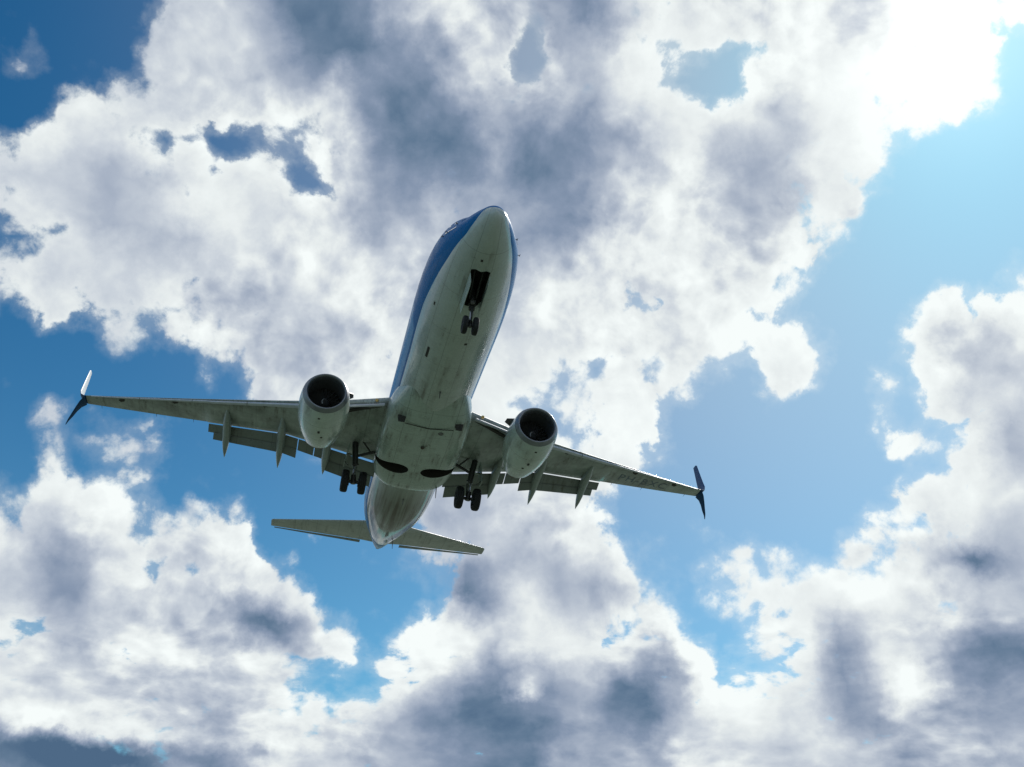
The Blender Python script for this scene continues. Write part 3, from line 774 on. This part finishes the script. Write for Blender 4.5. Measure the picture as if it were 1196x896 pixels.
def nose_gear():
    X, Z = 4.08, -3.22
    g = mesh_obj('nose_landing_gear', *merge(tube((4.02, 0, -1.25), (4.06, 0, -2.45), .095, .09), tube((4.06, 0, -2.42), (4.06, 0, -2.52), .12),
        tube((X, -.30, Z), (X, .30, Z), .05), tube((X, 0, Z + .2), (X, 0, Z - .06), .075), tube((4.05, -.14, -2.3), (4.05, .14, -2.3), .06)), m_gear, plane, sharp=40)
    mesh_obj('oleo_piston', *tube((4.06, 0, -2.5), (X, 0, Z + .05), .055), m_chrome, g)
    mesh_obj('drag_brace', *merge(tube((4.0, -.12, -2.05), (2.95, -.16, -1.5), .04), tube((4.0, .12, -2.05), (2.95, .16, -1.5), .04)), m_gear, g)
    mesh_obj('torque_link', *merge(tube((3.98, 0, -2.5), (3.72, 0, -2.85), .03), tube((3.72, 0, -2.85), (4.0, 0, -3.15), .03)), m_gear, g)
    mesh_obj('taxi_light', *lathe((3.94, 0, -2.30), (-1, 0, 0), [(0, .02), (.02, .09), (.10, .10), (.12, .085), (.13, .001)], 20), m_rim, g)
    for s_ in (-1, 1):
        V = []
        R = []
        for x, h in ((2.62, .40), (2.8, .50), (4.2, .50), (4.66, .44)):
            R.append([(x, s_ * .36, -1.93), (x, s_ * (.36 + .018), -1.93), (x, s_ * (.31 + .018), -1.94 - h), (x, s_ * .31, -1.94 - h)])
        mesh_obj('nose_gear_door', *loft(R), m_belly, g, sharp=30)
    wheel((X, -.20, Z), .345, .20, g, 1); wheel((X, .20, Z), .345, .20, g, 1)
nose_gear()

# ---- tail
def foil_surface(name, st, t, mt, parent, vertical=False, sharp=50):
    R = []
    for xa, xb, y, z in st:
        c = xb - xa; r = []
        for s in [1, .85, .65, .45, .28, .14, .05, .012, 0]: r.append((s, nf(s) * t * c))
        for s in [.012, .05, .14, .28, .45, .65, .85]: r.append((s, -nf(s) * t * c))
        R.append([(xa + s * c, y + (h if vertical else 0), z + (0 if vertical else h)) for s, h in r])
    return mesh_obj(name, *loft(R), mt, parent, sharp=sharp)
for sd in (1, -1):
    h = foil_surface('horizontal_stabilizer', [(32.9, 36.7, .3 * sd, .72), (33.55, 36.85, 1.2 * sd, .85), (37.45, 38.65, 7.05 * sd, 1.68), (37.65, 38.68, 7.17 * sd, 1.70)], .09, m_tail, plane)
    foil_surface('elevator', [(36.88, 37.35, 1.3 * sd, .84), (38.68, 38.86, 6.95 * sd, 1.65)], .06, m_flap, h)
fin = foil_surface('vertical_stabilizer', [(30.2, 37.4, 0, 1.6), (32.6, 37.6, 0, 3.0), (36.9, 39.0, 0, 8.9), (37.2, 39.1, 0, 9.05)], .09, m_wlet, plane, True)
# small things on the fuselage
def blade_antenna(x, y, z, ln=.32, h=.26, name='blade_antenna'):
    d = -1 if z < 0 else 1
    R = [[(x, y - .008, z), (x + ln * .3, y - .03, z), (x + ln, y - .006, z), (x + ln, y + .006, z), (x + ln * .3, y + .03, z)],
         [(x + ln * .45, y - .005, z + d * h), (x + ln * .6, y - .012, z + d * h), (x + ln, y - .004, z + d * h), (x + ln, y + .004, z + d * h), (x + ln * .6, y + .012, z + d * h)]]
    mesh_obj(name, *loft(R), m_gear, fus)
blade_antenna(11.2, 0, -1.99); blade_antenna(23.0, -.0, -1.99); blade_antenna(9.4, 0, 1.99)
mesh_obj('drain_mast', *loft([[(20.7, -1.42, -2.12), (20.85, -1.38, -2.12), (20.95, -1.42, -2.12)], [(20.95, -1.45, -2.62), (21.02, -1.43, -2.62), (21.08, -1.45, -2.62)]]), m_gear, fus)
mesh_obj('aft_drain_mast', *loft([[(33.0, -.55, -.40), (33.15, -.50, -.40), (33.25, -.55, -.36)], [(33.3, -.58, -.85), (33.38, -.56, -.85), (33.44, -.58, -.85)]]), m_gear, fus)
mesh_obj('tail_skid', *loft([[(31.9 + a * math.cos(t) * .75, a * .13 * math.sin(t), -1.00 + .17 * (a < .9) * -1 + (31.9 + a * math.cos(t) * .75 - 31.9) * .25) for t in [i / 16 * math.tau for i in range(16)]] for a in (1.0, .85, .3)]), m_tail, fus)
mesh_obj('exhaust_pipe', *lathe((37.95, 0, 1.02), (1, 0, .08), [(0, .19), (.26, .17), (.26, .13), (.05, .12), (.05, .001)], 24), m_hot, fus, sharp=40)
for x, y, hx, hy in ((8.75, 1.0, .38, .055), (6.0, -.42, .06, .04), (7.3, -.35, .06, .05), (2.0, .08, .05, .04), (5.6, 1.25, .10, .03)):
    w, t, b = interp(FUS, x); z = (t + b) / 2 - (t - b) / 2 * math.sqrt(1 - (y / w) ** 2)
    an = math.atan2(y / w, math.sqrt(1 - (y / w) ** 2))
    mesh_obj('vent_cover', *box((x, y, z), (hx, hy, .012), Matrix.Rotation(an, 3, 'X')), m_dark, fus)
mesh_obj('seam_strip', *merge(*[box((14.45 - .18 * abs(y), y, -2.215 + .03 * max(0, abs(y) - .7)), (.018, .075, .012)) for y in rng(-1.05, 1.05, 15)]), m_dark, fairing)
mesh_obj('fuel_panel', *lathe((14.75, -.62, -2.225), (0, 0, -1), [(0, .13), (.02, .12), (.02, .06), (.01, .05), (.01, .001)], 20), m_rim, fairing)
mesh_obj('beacon_light', *lathe((16.2, 0, -2.30), (0, 0, -1), [(0, .10), (.06, .09), (.10, .05), (.11, .001)], 20), m_hot, fairing)
for y, s_ in ((1.32, 1), (-1.32, -1)):
    mesh_obj('air_scoop', *loft([[(13.9, y - .20, -2.0), (13.9, y + .18, -2.0), (13.9, y + .16, -2.26), (13.9, y - .16, -2.20)],
                                 [(13.94, y - .18, -2.16), (13.94, y + .18, -2.16), (13.94, y + .14, -2.34), (13.94, y - .14, -2.34)]]), m_dark, fairing)
for x, y in ((2.2, -1), (3.1, -1), (2.3, 1), (2.9, 1), (3.2, 1)):
    w, t, b = interp(FUS, x); zz = -.35 if y < 0 else -.05
    h = (t - b) / 2; yy = math.copysign(w * math.sqrt(max(0, 1 - ((zz - (t + b) / 2) / h) ** 2)), y)
    mesh_obj('pitot_probe', *merge(tube((x, yy, zz), (x, yy + math.copysign(.06, y), zz - .02), .014, .014, 8), tube((x + .03, yy + math.copysign(.06, y), zz - .02), (x - .10, yy + math.copysign(.065, y), zz - .02), .014, .008, 8)), m_gear, fus)
# cockpit panes follow the nose
def pane(x0, x1, t0, t1, sd):
    R = []
    for g in (.004, .012):
        r = []
        for (x, t) in ((x0, t0), (x1, t0 + .02), (x1 + .12, t1), (x0 + .38, t1)):
            w, tp, b = interp(FUS, x); zc, h = (tp + b) / 2, (tp - b) / 2
            r.append((x, sd * (w + g) * math.sin(t), zc + (h + g) * math.cos(t)))
        R.append(r)
    return loft(R)
for sd in (1, -1):
    for a in ((1.75, 2.1, .95, .06), (2.1, 2.6, 1.30, .95), (2.65, 3.1, 1.32, 1.0)):
        mesh_obj('cockpit_window', *pane(a[0], a[1], a[2], a[3], sd), m_glass, fus)
